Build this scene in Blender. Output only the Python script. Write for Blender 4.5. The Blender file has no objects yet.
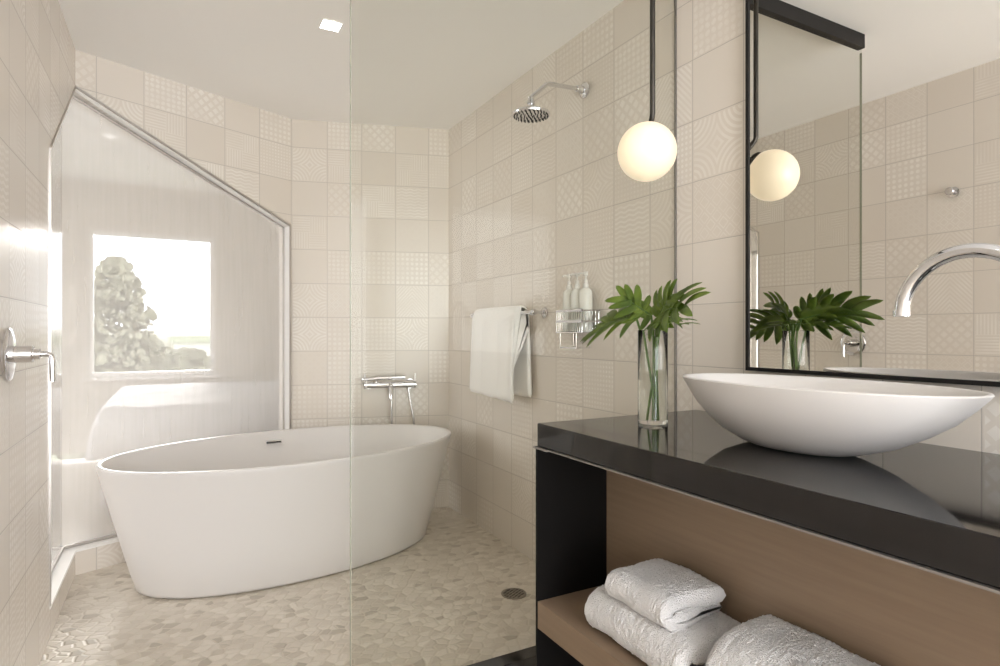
import bpy, bmesh, math, random
from mathutils import Vector, Matrix, noise
random.seed(7)
C = bpy.context.scene.collection
PI = math.pi
T = .2145                                   # tile pitch
H = 2.5                                     # ceiling height

# ------------------------------------------------------------------ node helpers
class V:
    """a scalar socket with operators"""
    def __init__(s, nt, sock): s.nt, s.k = nt, sock
    def _m(s, op, *o, clamp=False):
        n = s.nt.nodes.new('ShaderNodeMath'); n.operation = op; n.use_clamp = clamp
        for i, x in enumerate((s,) + o):
            if isinstance(x, V): s.nt.links.new(x.k, n.inputs[i])
            else: n.inputs[i].default_value = x
        return V(s.nt, n.outputs[0])
    def __add__(s, o): return s._m('ADD', o)
    def __sub__(s, o): return s._m('SUBTRACT', o)
    def __mul__(s, o): return s._m('MULTIPLY', o)
    def __truediv__(s, o): return s._m('DIVIDE', o)
    def fl(s): return s._m('FLOOR')
    def fr(s): return s._m('FRACT')
    def abs(s): return s._m('ABSOLUTE')
    def sqrt(s): return s._m('SQRT')
    def lt(s, o): return s._m('LESS_THAN', o)
    def gt(s, o): return s._m('GREATER_THAN', o)
    def mx(s, o): return s._m('MAXIMUM', o)
    def mn(s, o): return s._m('MINIMUM', o)
    def sin(s): return s._m('SINE')
    def soft(s, a, b):                      # smoothstep
        n = s.nt.nodes.new('ShaderNodeMapRange'); n.interpolation_type = 'SMOOTHSTEP'
        s.nt.links.new(s.k, n.inputs[0]); n.inputs[1].default_value = a; n.inputs[2].default_value = b
        return V(s.nt, n.outputs[0])

def newmat(name):
    m = bpy.data.materials.new(name); m.use_nodes = True
    nt = m.node_tree; b = nt.nodes['Principled BSDF']
    return m, nt, b

def lin(r, g, b):                           # sRGB 0..255 -> linear
    f = lambda c: (c/255/12.92) if c/255 <= .04045 else ((c/255+.055)/1.055)**2.4
    return (f(r), f(g), f(b), 1)

def simple(name, col, rough=.5, metal=0, spec=.5, bump=None, var=None, coat=0, emis=None, estr=0, sheen=0, sub=0):
    m, nt, b = newmat(name)
    b.inputs['Base Color'].default_value = col
    b.inputs['Roughness'].default_value = rough
    b.inputs['Metallic'].default_value = metal
    b.inputs['Specular IOR Level'].default_value = spec
    b.inputs['Coat Weight'].default_value = coat
    b.inputs['Sheen Weight'].default_value = sheen
    if emis: b.inputs['Emission Color'].default_value = emis; b.inputs['Emission Strength'].default_value = estr
    tc = nt.nodes.new('ShaderNodeTexCoord')
    if var:                                 # (scale, second colour, vector scale)
        n = nt.nodes.new('ShaderNodeTexNoise'); n.inputs['Scale'].default_value = var[0]; n.inputs['Detail'].default_value = 5
        mp = nt.nodes.new('ShaderNodeMapping'); mp.inputs['Scale'].default_value = var[2] if len(var) > 2 else (1, 1, 1)
        nt.links.new(tc.outputs['Object'], mp.inputs[0]); nt.links.new(mp.outputs[0], n.inputs[0])
        r = nt.nodes.new('ShaderNodeValToRGB'); r.color_ramp.elements[0].position = .35; r.color_ramp.elements[1].position = .65
        r.color_ramp.elements[0].color = col; r.color_ramp.elements[1].color = var[1]
        nt.links.new(n.outputs[0], r.inputs[0]); nt.links.new(r.outputs[0], b.inputs['Base Color'])
    if bump:                                # (scale, strength, distance)
        n = nt.nodes.new('ShaderNodeTexNoise'); n.inputs['Scale'].default_value = bump[0]; n.inputs['Detail'].default_value = 3
        nt.links.new(tc.outputs['Object'], n.inputs[0])
        u = nt.nodes.new('ShaderNodeBump'); u.inputs['Strength'].default_value = bump[1]; u.inputs['Distance'].default_value = bump[2]
        nt.links.new(n.outputs[0], u.inputs['Height']); nt.links.new(u.outputs[0], b.inputs['Normal'])
    return m

def tile_mat():
    m, nt, b = newmat('patterned_tile')
    uv = nt.nodes.new('ShaderNodeTexCoord').outputs['UV']
    sp = nt.nodes.new('ShaderNodeSeparateXYZ'); nt.links.new(uv, sp.inputs[0])
    u, v = V(nt, sp.outputs[0]), V(nt, sp.outputs[1])
    x, y = u.fr(), v.fr()
    cb = nt.nodes.new('ShaderNodeCombineXYZ'); nt.links.new(u.fl().k, cb.inputs[0]); nt.links.new(v.fl().k, cb.inputs[1])
    wn = nt.nodes.new('ShaderNodeTexWhiteNoise'); wn.noise_dimensions = '3D'; nt.links.new(cb.outputs[0], wn.inputs['Vector'])
    rnd = V(nt, wn.outputs['Value'])
    sc = nt.nodes.new('ShaderNodeSeparateColor'); nt.links.new(wn.outputs['Color'], sc.inputs[0])
    r2 = V(nt, sc.outputs[1])
    def cell(k, ox=0.):                     # centred cell coordinates with k repeats
        a = (x*k+ox).fr()-.5; c = (y*k+ox).fr()-.5
        return a, c
    def ln(a, c): return (a*a+c*c).sqrt()
    # round dots, 6 across
    a, c = cell(7); p_dots = (ln(a, c)*-1+.36).soft(0, .08)
    # small dots offset
    a, c = cell(11); p_fine = (ln(a, c)*-1+.34).soft(0, .1)
    # diamonds lattice
    d1 = ((x+y)*4).fr()-.5; d2 = ((x-y)*4+4).fr()-.5
    p_lat = ((d1.abs().mx(d2.abs()))*-1+.36).soft(0, .06)
    # diamond outlines
    p_out = (((d1.abs().mx(d2.abs()))-.36).abs()*-1+.07).soft(0, .05)
    # horizontal bars, quarters alternate
    q = (x*2).fl()+(y*2).fl(); odd = (q*.5).fr().gt(.25)
    hb = ((y*14).fr()-.5).abs().soft(.22, .3); vb = ((x*14).fr()-.5).abs().soft(.22, .3)
    p_bar = hb*odd + vb*(odd*-1+1)
    # chevron
    p_chev = (((y*9+(x*2-1).abs()*5).fr()-.5).abs()).soft(.2, .28)
    # rings from corners
    cx = x.mn(x*-1+1); cy = y.mn(y*-1+1)
    p_ring = (((ln(cx, cy)*11).fr()-.5).abs()).soft(.22, .3)
    # star / flower of petals in 2x2
    a, c = cell(4); aa, ca = a.abs(), c.abs()
    p_flow = ((((aa-.25)*(aa-.25)+(ca-.25)*(ca-.25)).sqrt())*-1+.23).soft(0, .05) * (((aa-ca).abs()*-1+.2).soft(0, .05)*.6+.4)
    p_wave = (((y*11+(x*25).sin()*.16).fr()-.5).abs()).soft(.25, .33)
    pats = [p_dots, p_fine, p_lat, p_out, p_bar, p_chev, p_ring, p_flow, p_wave, p_lat]
    tot = None; k = rnd*15                  # ids 10..13 stay plain
    kf = k.fl()
    for i, p in enumerate(pats):
        sel = (kf-float(i)).abs().lt(.5)
        t = p*sel; tot = t if tot is None else tot+t
    e = cx.mn(cy)                           # distance to tile edge
    tot = tot*e.soft(.025, .035)
    # soft worn noise on the print
    nz = nt.nodes.new('ShaderNodeTexNoise'); nz.inputs['Scale'].default_value = 1.7; nt.links.new(uv, nz.inputs[0])
    worn = V(nt, nz.outputs[0]).soft(.3, .65)
    amt = tot*(worn*.55+.45)*(r2*.5+.5)
    joint = e.lt(.006)
    def mixc(f, A, B):
        n = nt.nodes.new('ShaderNodeMix'); n.data_type = 'RGBA'
        nt.links.new(f.k, n.inputs[0])
        for s, i in ((A, 6), (B, 7)):
            if isinstance(s, tuple): n.inputs[i].default_value = s
            else: nt.links.new(s, n.inputs[i])
        return n.outputs[2]
    base = mixc(r2, lin(221, 213, 203), lin(225, 218, 209))
    c1 = mixc(amt*.7, base, lin(242, 238, 232))
    c2 = mixc(joint, c1, lin(188, 181, 174))
    nt.links.new(c2, b.inputs['Base Color'])
    b.inputs['Roughness'].default_value = .22
    b.inputs['Specular IOR Level'].default_value = .5
    hgt = amt*.1 + e.soft(.004, .02)
    bp = nt.nodes.new('ShaderNodeBump'); bp.inputs['Strength'].default_value = .25; bp.inputs['Distance'].default_value = .0012
    nt.links.new(hgt.k, bp.inputs['Height']); nt.links.new(bp.outputs[0], b.inputs['Normal'])
    return m

def pebble_mat():
    m, nt, b = newmat('pebble_mosaic')
    tc = nt.nodes.new('ShaderNodeTexCoord')
    mp = nt.nodes.new('ShaderNodeMapping'); mp.inputs['Scale'].default_value = (23, 29, 1); mp.inputs['Rotation'].default_value = (0, 0, .5)
    nz = nt.nodes.new('ShaderNodeTexNoise'); nz.inputs['Scale'].default_value = 14
    nt.links.new(tc.outputs['Object'], nz.inputs[0])
    ad = nt.nodes.new('ShaderNodeMix'); ad.data_type = 'VECTOR'; ad.inputs[0].default_value = .022
    nt.links.new(tc.outputs['Object'], ad.inputs[4]); nt.links.new(nz.outputs['Color'], ad.inputs[5])
    nt.links.new(ad.outputs[1], mp.inputs[0])
    v1 = nt.nodes.new('ShaderNodeTexVoronoi'); v1.voronoi_dimensions = '2D'; v1.inputs['Scale'].default_value = 1; v1.inputs['Randomness'].default_value = .85
    v2 = nt.nodes.new('ShaderNodeTexVoronoi'); v2.voronoi_dimensions = '2D'; v2.feature = 'DISTANCE_TO_EDGE'; v2.inputs['Scale'].default_value = 1; v2.inputs['Randomness'].default_value = .85
    nt.links.new(mp.outputs[0], v1.inputs['Vector']); nt.links.new(mp.outputs[0], v2.inputs['Vector'])
    sc = nt.nodes.new('ShaderNodeSeparateColor'); nt.links.new(v1.outputs['Color'], sc.inputs[0])
    r = nt.nodes.new('ShaderNodeValToRGB'); cr = r.color_ramp
    cr.elements[0].position = 0; cr.elements[0].color = lin(184, 175, 162)
    cr.elements[1].position = 1; cr.elements[1].color = lin(226, 219, 208)
    e = cr.elements.new(.14); e.color = lin(203, 194, 181)
    e = cr.elements.new(.45); e.color = lin(214, 206, 194)
    nt.links.new(sc.outputs[0], r.inputs[0])
    d = V(nt, v2.outputs['Distance']); g = d.soft(.035, .09)
    mx = nt.nodes.new('ShaderNodeMix'); mx.data_type = 'RGBA'; nt.links.new(g.k, mx.inputs[0])
    mx.inputs[6].default_value = lin(214, 206, 192); nt.links.new(r.outputs[0], mx.inputs[7])
    nt.links.new(mx.outputs[2], b.inputs['Base Color'])
    b.inputs['Roughness'].default_value = .42
    bp = nt.nodes.new('ShaderNodeBump'); bp.inputs['Strength'].default_value = .6; bp.inputs['Distance'].default_value = .003
    h = d.soft(0, .2)
    nt.links.new(h.k, bp.inputs['Height']); nt.links.new(bp.outputs[0], b.inputs['Normal'])
    return m

def glass_mat(name, tint, ior=1.45, scale=1.0):
    m, nt, b = newmat(name); nt.nodes.remove(b)
    tr = nt.nodes.new('ShaderNodeBsdfTransparent'); tr.inputs[0].default_value = tint
    gl = nt.nodes.new('ShaderNodeBsdfGlossy'); gl.inputs['Roughness'].default_value = .0
    fr = nt.nodes.new('ShaderNodeFresnel'); fr.inputs[0].default_value = ior
    bf = V(nt, nt.nodes.new('ShaderNodeNewGeometry').outputs['Backfacing'])
    f = V(nt, fr.outputs[0])*scale*(bf*-1+1)
    mx = nt.nodes.new('ShaderNodeMixShader'); nt.links.new(f.k, mx.inputs[0])
    nt.links.new(tr.outputs[0], mx.inputs[1]); nt.links.new(gl.outputs[0], mx.inputs[2])
    nt.links.new(mx.outputs[0], nt.nodes['Material Output'].inputs[0])
    return m

def veil_mat():
    """laminated glass with a fine woven interlayer"""
    m, nt, b = newmat('woven_glass'); nt.nodes.remove(b)
    tc = nt.nodes.new('ShaderNodeTexCoord')
    mp = nt.nodes.new('ShaderNodeMapping'); mp.inputs['Scale'].default_value = (60, 60, 3)
    nt.links.new(tc.outputs['Object'], mp.inputs[0])
    n1 = nt.nodes.new('ShaderNodeTexNoise'); n1.inputs['Scale'].default_value = 1; n1.inputs['Detail'].default_value = 4; nt.links.new(mp.outputs[0], n1.inputs[0])
    f = V(nt, n1.outputs[0])*.06+.31
    tr = nt.nodes.new('ShaderNodeBsdfTransparent'); tr.inputs[0].default_value = (.98, .975, .97, 1)
    tl = nt.nodes.new('ShaderNodeBsdfTranslucent'); tl.inputs[0].default_value = lin(222, 220, 218)
    df = nt.nodes.new('ShaderNodeBsdfDiffuse'); df.inputs[0].default_value = lin(218, 215, 212)
    m1 = nt.nodes.new('ShaderNodeMixShader'); m1.inputs[0].default_value = .78
    nt.links.new(tl.outputs[0], m1.inputs[1]); nt.links.new(df.outputs[0], m1.inputs[2])
    m2 = nt.nodes.new('ShaderNodeMixShader'); nt.links.new(f.k, m2.inputs[0])
    nt.links.new(tr.outputs[0], m2.inputs[1]); nt.links.new(m1.outputs[0], m2.inputs[2])
    gl = nt.nodes.new('ShaderNodeBsdfGlossy'); gl.inputs['Roughness'].default_value = .04
    fr = nt.nodes.new('ShaderNodeFresnel'); fr.inputs[0].default_value = 1.45
    bf = V(nt, nt.nodes.new('ShaderNodeNewGeometry').outputs['Backfacing'])
    m3 = nt.nodes.new('ShaderNodeMixShader'); nt.links.new((V(nt, fr.outputs[0])*(bf*-1+1)).k, m3.inputs[0])
    nt.links.new(m2.outputs[0], m3.inputs[1]); nt.links.new(gl.outputs[0], m3.inputs[2])
    nt.links.new(m3.outputs[0], nt.nodes['Material Output'].inputs[0])
    return m

def leaf_mat():
    m, nt, b = newmat('leaf_green')
    tc = nt.nodes.new('ShaderNodeTexCoord')
    n = nt.nodes.new('ShaderNodeTexNoise'); n.inputs['Scale'].default_value = 18; nt.links.new(tc.outputs['Object'], n.inputs[0])
    r = nt.nodes.new('ShaderNodeValToRGB'); r.color_ramp.elements[0].position = .35; r.color_ramp.elements[1].position = .7
    r.color_ramp.elements[0].color = lin(74, 98, 34); r.color_ramp.elements[1].color = lin(122, 144, 58)
    nt.links.new(n.outputs[0], r.inputs[0]); nt.links.new(r.outputs[0], b.inputs['Base Color'])
    b.inputs['Roughness'].default_value = .35
    tl = nt.nodes.new('ShaderNodeBsdfTranslucent'); tl.inputs[0].default_value = lin(120, 160, 50)
    mx = nt.nodes.new('ShaderNodeMixShader'); mx.inputs[0].default_value = .25
    nt.links.new(b.outputs[0], mx.inputs[1]); nt.links.new(tl.outputs[0], mx.inputs[2])
    nt.links.new(mx.outputs[0], nt.nodes['Material Output'].inputs[0])
    return m

def solid_glass(name):
    m, nt, b = newmat(name)
    b.inputs['Base Color'].default_value = (.99, 1, .995, 1); b.inputs['Transmission Weight'].default_value = 1
    b.inputs['Roughness'].default_value = 0; b.inputs['IOR'].default_value = 1.45
    return m

def water_mat():
    m, nt, b = newmat('water')
    b.inputs['Base Color'].default_value = (.98, 1, .98, 1); b.inputs['Transmission Weight'].default_value = 1
    b.inputs['Roughness'].default_value = 0; b.inputs['IOR'].default_value = 1.33
    return m

def wood_mat(name, c1, c2):
    return simple(name, c1, rough=.5, var=(9, c2, (3, .5, 9)), bump=(120, .15, .0006))

M = dict(
    tile=tile_mat(), pebble=pebble_mat(), veil=veil_mat(), leaf=leaf_mat(), water=glass_mat('water', (.965, .972, .955, 1), 1.12),
    ceil=simple('ceiling_paint', lin(247, 246, 244), rough=.9, spec=.2),
    plaster=simple('bedroom_paint', lin(208, 201, 192), rough=.9, spec=.2),
    quartz=simple('white_quartz', lin(240, 238, 235), rough=.3),
    steel=simple('brushed_steel', lin(205, 200, 196), rough=.3, metal=1),
    chrome=simple('chrome', lin(225, 225, 228), rough=.06, metal=1),
    mirror=simple('mirror_silver', lin(243, 241, 237), rough=.0, metal=1),
    black=simple('black_metal', lin(22, 20, 19), rough=.5, spec=.3, var=(30, lin(27, 25, 24))),
    bronze=simple('dark_bronze', lin(58, 54, 49), rough=.4, metal=.6),
    stone=simple('black_stone', lin(17, 15, 15), rough=.06, spec=.5, coat=.08, var=(260, lin(27, 24, 24))),
    blackwood=simple('black_panel', lin(16, 14, 13), rough=.6, spec=.15),
    wood=wood_mat('walnut_veneer', lin(134, 114, 95), lin(141, 121, 101)),
    solid=simple('white_solid_surface', lin(223, 220, 218), rough=.38, spec=.45),
    terry=simple('white_terry', lin(243, 242, 243), rough=.95, spec=.1, sheen=.4, bump=(330, 1, .009)),
    cotton=simple('white_cotton', lin(246, 245, 243), rough=.9, spec=.15, sheen=.3, bump=(300, .5, .001)),
    bed=simple('bed_linen', lin(206, 205, 208), rough=.9, spec=.1),
    greybed=simple('bed_upholstery', lin(180, 176, 178), rough=.9, spec=.1),
    lamp=simple('opal_glass', lin(226, 212, 184), rough=.3, emis=(1, .86, .62, 1), estr=.3),
    diffuser=simple('light_diffuser', (1, 1, 1, 1), emis=(1, .97, .92, 1), estr=9),
    bottle=simple('milky_bottle', lin(226, 226, 220), rough=.25),
    pump=simple('clear_pump', lin(214, 212, 208), rough=.15),
    stem=simple('stem_green', lin(98, 128, 52), rough=.4, var=(30, lin(74, 104, 40))),
    glass=glass_mat('clear_glass', (.94, .943, .925, 1), scale=.35),
    vase=solid_glass('vase_glass'),
    winglass=glass_mat('window_glass', (.97, .98, .98, 1), scale=.5),
    channel=simple('channel_metal', lin(150, 146, 142), rough=.4, metal=.7),
    drain=simple('drain_metal', lin(150, 142, 132), rough=.4, metal=.7),
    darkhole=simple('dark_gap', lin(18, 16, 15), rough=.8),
    concrete=simple('outdoor_ground', lin(176, 178, 160), rough=.9, var=(.08, lin(140, 150, 120))),  # pale tones put haze into the ground colour
    foliage=simple('tree_foliage', lin(112, 110, 92), rough=.8, var=(3, lin(130, 128, 108))),  # lightened and greyed, haze painted into the foliage
    bark=simple('bark', lin(90, 76, 62), rough=.9),
    vanfloor=simple('grey_floor_tile', lin(178, 168, 155), rough=.4, var=(4, lin(190, 181, 168))),
    housewall=simple('pale_render', lin(205, 203, 198), rough=.9),
)

# ------------------------------------------------------------------ geometry helpers
def wloc(o):
    p = Vector((0, 0, 0))
    while o: p += o.location; o = o.parent
    return p

class MB:
    def __init__(s): s.v, s.f, s.uv = [], [], {}
    def add(s, vs, fs):
        n = len(s.v); s.v += [tuple(v) for v in vs]; s.f += [tuple(n+i for i in f) for f in fs]; return s
    def box(s, x0, x1, y0, y1, z0, z1, mat=None):
        vs = [Vector((x, y, z)) for x in (x0, x1) for y in (y0, y1) for z in (z0, z1)]
        if mat: vs = [mat @ v for v in vs]
        return s.add(vs, [(0, 1, 3, 2), (4, 6, 7, 5), (0, 4, 5, 1), (2, 3, 7, 6), (0, 2, 6, 4), (1, 5, 7, 3)])
    def rings(s, rings, cap0=True, cap1=True, closed=False):
        n = len(rings[0]); base = len(s.v)
        for r in rings: s.v += [tuple(p) for p in r]
        for i in range(len(rings)-(0 if closed else 1)):
            a = base+i*n; b = base+((i+1) % len(rings))*n
            for k in range(n): s.f.append((a+k, a+(k+1) % n, b+(k+1) % n, b+k))
        if not closed:
            if cap0: s.f.append(tuple(base+k for k in range(n))[::-1])
            if cap1: s.f.append(tuple(base+(len(rings)-1)*n+k for k in range(n)))
        return s
    def tube(s, pts, r, n=12, cap=True):
        pts = [Vector(p) for p in pts]; rs = r if isinstance(r, (list, tuple)) else [r]*len(pts)
        prev = None; out = []
        for i, p in enumerate(pts):
            t = (pts[min(i+1, len(pts)-1)]-pts[max(i-1, 0)]).normalized()
            if prev is None:
                a = Vector((0, 0, 1)) if abs(t.z) < .9 else Vector((1, 0, 0))
                u = t.cross(a).normalized()
            else:
                u = (prev-t*prev.dot(t)).normalized()
            prev = u; w = t.cross(u)
            out.append([p+(u*math.cos(2*PI*k/n)+w*math.sin(2*PI*k/n))*rs[i] for k in range(n)])
        return s.rings(out, cap, cap)
    def lathe(s, prof, c, axis=(0, 0, 1), n=32, closed=False):
        """prof: (radius, along) pairs"""
        ax = Vector(axis).normalized(); q = Vector((0, 0, 1)).rotation_difference(ax); c = Vector(c)
        rr = [[c+q @ Vector((r*math.cos(2*PI*k/n), r*math.sin(2*PI*k/n), h)) for k in range(n)] for r, h in prof]
        return s.rings(rr, closed=closed)
    def prism(s, poly, z0, z1):
        n = len(poly)
        return s.rings([[(x, y, z0) for x, y in poly], [(x, y, z1) for x, y in poly]])
    def build(s, name, mat, parent=None, smooth=False, bevel=0, subsurf=0, segs=2, angle=40):
        off = wloc(parent) if parent else Vector((0, 0, 0))
        me = bpy.data.meshes.new(name); me.from_pydata([tuple(Vector(v)-off) for v in s.v], [], s.f)
        bm = bmesh.new(); bm.from_mesh(me); bmesh.ops.recalc_face_normals(bm, faces=bm.faces); bm.to_mesh(me); bm.free()
        me.materials.append(mat)
        o = bpy.data.objects.new(name, me); C.objects.link(o)
        if parent: o.parent = parent
        if smooth:
            for p in me.polygons: p.use_smooth = True
            me.set_sharp_from_angle(angle=math.radians(angle))
        if bevel:
            b = o.modifiers.new('bevel', 'BEVEL'); b.width = bevel; b.segments = segs; b.limit_method = 'ANGLE'
        if subsurf:
            b = o.modifiers.new('sub', 'SUBSURF'); b.levels = b.render_levels = subsurf
        return o

def thing(name, label, cat, loc=(0, 0, 0), group=None):
    o = bpy.data.objects.new(name, None); C.objects.link(o); o.location = loc; o.empty_display_size = .05
    return tag(o, label, cat, group)
def tag(o, label=None, cat=None, group=None, kind=None):
    for k, v in (('label', label), ('category', cat), ('group', group), ('kind', kind)):
        if v: o[k] = v
    return o
def arc(c, r, a0, a1, ex, ey, n=16):
    c, ex, ey = Vector(c), Vector(ex), Vector(ey)
    return [c+(ex*math.cos(a0+(a1-a0)*i/n)+ey*math.sin(a0+(a1-a0)*i/n))*r for i in range(n+1)]

# ------------------------------------------------------------------ the room shell
P = [Vector((-.413, -2.0)), Vector((-.413, 3.47)), Vector((.651, 3.945)), Vector((1.6, 3.66)), Vector((1.6, -2.0))]
TH = .12
def outn(a, b):                              # outward normal, room polygon is clockwise
    d = (b-a).normalized(); return Vector((-d.y, d.x))
def miter(i, th=TH):
    n = len(P); a, b, c = P[(i-1) % n], P[i], P[(i+1) % n]
    n1, n2 = outn(a, b), outn(b, c); k = (n1+n2).normalized()
    return b+k*(th/k.dot(n1))
def wall(name, i, polys, u0, label=None):
    """wall along P[i] -> P[i+1]; polys in (s, h); outward extrusion; tile UVs"""
    a, b = P[i], P[(i+1) % len(P)]; L = (b-a).length; d = (b-a)/L; nrm = outn(a, b)
    me = bpy.data.meshes.new(name); bm = bmesh.new(); uvl = bm.loops.layers.uv.new('UVMap'); sh = {}
    for poly in polys:
        inn, out = [], []
        for s, h in poly:
            p = a+d*s; v = bm.verts.new((p.x, p.y, h)); sh[v] = (s, h, 0); inn.append(v)
            if s < 1e-4: q = miter(i)
            elif s > L-1e-4: q = miter((i+1) % len(P))
            else: q = p+nrm*TH
            v = bm.verts.new((q.x, q.y, h)); sh[v] = (s, h, 1); out.append(v)
        bm.faces.new(inn); bm.faces.new(out[::-1])
        for k in range(len(poly)):
            k2 = (k+1) % len(poly); bm.faces.new((inn[k], out[k], out[k2], inn[k2]))
    for f in bm.faces:
        for l in f.loops:
            s, h, o = sh[l.vert]
            l[uvl].uv = ((s-u0)/T, (h-1.038)/T)
    bmesh.ops.recalc_face_normals(bm, faces=bm.faces)
    bmesh.ops.triangulate(bm, faces=[f for f in bm.faces if len(f.verts) > 4])
    bm.to_mesh(me); bm.free(); me.materials.append(M['tile'])
    o = bpy.data.objects.new(name, me); C.objects.link(o); return tag(o, kind='structure')

SILL = .11
Y_OP = 2.80                                  # where the opening starts on the left wall
lenL = P[1].y+2
wall('wall_left', 0, [[(0, 0), (lenL, 0), (lenL, SILL), (Y_OP+2, SILL), (Y_OP+2, 1.845), (lenL, 2.319), (lenL, H), (0, H)]], 2+2.17-3*T)
S1 = 1.152
LA = (P[2]-P[1]).length
wall('wall_back_left', 1, [[(0, 0), (LA, 0), (LA, H), (0, H), (0, 2.319), (S1, 1.825), (S1, SILL), (0, SILL)]], 1.16-T*8)
LB = (P[3]-P[2]).length
wall('wall_back', 2, [[(0, 0), (LB, 0), (LB, H), (0, H)]], -T*3)
LR = P[3].y+2
wall('wall_right', 3, [[(0, 0), (LR, 0), (LR, H), (0, H)]], (3.66-1.529)-T*20)
# rear side: wide opening added behind the camera to let the fill lamp in
LW = 2.013
wall('wall_rear', 4, [[(0, 0), (.08, 0), (.08, H), (0, H)], [(LW-.08, 0), (LW, 0), (LW, H), (LW-.08, H)], [(.08, 2.38), (LW-.08, 2.38), (LW-.08, H), (.08, H)]], 0)
outer = [miter(i) for i in range(5)]
op = [(p.x, p.y) for p in outer]
tag(MB().prism(op, H, H+.1).build('ceiling', M['ceil']), kind='structure')
curbY = 1.60
fl = [(-.413, curbY), (-.413, 3.47), (.651, 3.945), (1.6, 3.66), (1.6, curbY)]
tag(MB().prism(fl, -.08, 0).build('floor', M['pebble']), kind='structure')
tag(MB().prism([(-.413, -2), (-.413, curbY), (1.6, curbY), (1.6, -2)], -.08, 0).build('floor_vanity_side', M['vanfloor']), kind='structure')
# sill slab on the curb of the corner window
def offp(i, th):
    q = miter(i, th); return (q.x, q.y)
dA = (P[2]-P[1]).normalized(); nA = outn(P[1], P[2])
e2 = P[1]+dA*S1
sill = [(-.410, Y_OP), offp(1, -.003), tuple(e2-nA*.003), tuple(e2+nA*TH), offp(1, TH), (-.413-TH, Y_OP)]
tag(MB().prism(sill, SILL+.0005, SILL+.012).build('trim_1', M['quartz']), kind='structure')
# curb under the shower screen
tag(MB().box(-.412, 1.599, 1.545, 1.665, 0, .135).build('trim_2', M['stone'], bevel=.003), kind='structure')

# corner window: steel frame and woven glass panes, set 6 cm into the wall
win = bpy.data.objects.new('window_1', None); C.objects.link(win); win.location = (-.413, 3.47, SILL); tag(win, kind='structure')
g = .06
gc = Vector(offp(1, g)); gl0 = Vector((-.413-g, Y_OP)); g1 = e2+nA*g
def pane(a, b, pts):                         # pane between plan points a,b; pts (s,h)
    a, b = Vector(a), Vector(b); d = (b-a).normalized(); n = Vector((-d.y, d.x))*.004
    mb = MB(); r1 = [((a+d*s+n).x, (a+d*s+n).y, h) for s, h in pts]; r2 = [((a+d*s-n).x, (a+d*s-n).y, h) for s, h in pts]
    return mb.rings([r1, r2])
Lg = (gc-gl0).length; Lh = (g1-gc).length
pane(gl0, gc, [(0, SILL+.012), (Lg, SILL+.012), (Lg, 2.319), (0, 1.845)]).build('pane', M['veil'], win)
pane(gc, g1, [(0, SILL+.012), (Lh, SILL+.012), (Lh, 1.83), (0, 2.319)]).build('pane', M['veil'], win)
def bar3(mb, a, b, w, dpt, nrm):
    a, b = Vector(a), Vector(b); t = (b-a).normalized(); n = Vector(nrm).normalized(); u = t.cross(n).normalized()
    r = lambda p: [p+u*w/2+n*dpt/2, p-u*w/2+n*dpt/2, p-u*w/2-n*dpt/2, p+u*w/2-n*dpt/2]
    mb.rings([r(a), r(b)])
fr = MB(); n3 = (nA.x, nA.y, 0)
c3 = lambda p, z: (p.x, p.y, z)
# outer trim on the wall faces
A0 = P[1]-nA*.001; A1 = e2-nA*.001
bar3(fr, c3(A0, 2.325), c3(A1, 1.829), .009, .008, n3); bar3(fr, c3(A1, SILL+.012), c3(A1, 1.836), .008, .008, n3)
bar3(fr, (-.412, 3.468, 2.325), (-.412, Y_OP, 1.849), .008, .008, (1, 0, 0)); bar3(fr, (-.412, Y_OP, SILL+.012), (-.412, Y_OP, 1.853), .007, .008, (1, 0, 0))
# glazing channel at the panes
bar3(fr, c3(gc, 2.312), c3(g1, 1.818), .009, .012, n3); bar3(fr, c3(g1-dA*.006, SILL+.012), c3(g1-dA*.006, 1.825), .008, .012, n3)
bar3(fr, c3(gc, SILL+.018), c3(g1, SILL+.018), .014, .022, n3)
bar3(fr, c3(gl0, SILL+.018), c3(gc, SILL+.018), .014, .022, (1, 0, 0)); bar3(fr, c3(gl0, 1.835), c3(gc, 2.312), .018, .022, (1, 0, 0))
fr.build('window_frame', M['steel'], win)
ln_ = MB(); o_ = nA*(g/2)
bar3(ln_, c3(P[1]+o_, 2.3145), c3(e2+o_, 1.8205), .004, g-.004, n3); bar3(ln_, c3(e2+o_-dA*.003, SILL+.013), c3(e2+o_-dA*.003, 1.82), .004, g-.004, n3)
ln_.build('reveal_lining', M['quartz'], win)

# bedroom beyond the corner window
BX0, BX1, BY0, BY1, BH = -3.3, 1.73, .6, 7.0, 2.62
def st(name, mb, mat): return tag(mb.build(name, mat), kind='structure')
W0, W1, WB, WT = -.736, .379, .718, 2.16
st('wall_bedroom_far', MB().box(BX0, W0, BY1, BY1+.15, 0, BH).box(W1, BX1, BY1, BY1+.15, 0, BH).box(W0, W1, BY1, BY1+.15, 0, WB).box(W0, W1, BY1, BY1+.15, WT, BH), M['plaster'])
st('wall_bedroom_left', MB().box(BX0-.15, BX0, BY0, 2.6, 0, BH).box(BX0-.15, BX0, 5.2, BY1, 0, BH).box(BX0-.15, BX0, 2.6, 5.2, 0, .6).box(BX0-.15, BX0, 2.6, 5.2, 2.2, BH), M['plaster'])
st('wall_bedroom_near', MB().box(BX0, -.54, BY0-.15, BY0, 0, BH), M['plaster'])
st('wall_bedroom_right', MB().box(BX1, BX1+.15, 3.4, BY1, 0, BH), M['plaster'])
st('ceiling_bedroom', MB().box(BX0-.15, BX1+.15, BY0-.15, BY1+.15, BH, BH+.1), M['ceil'])
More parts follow.
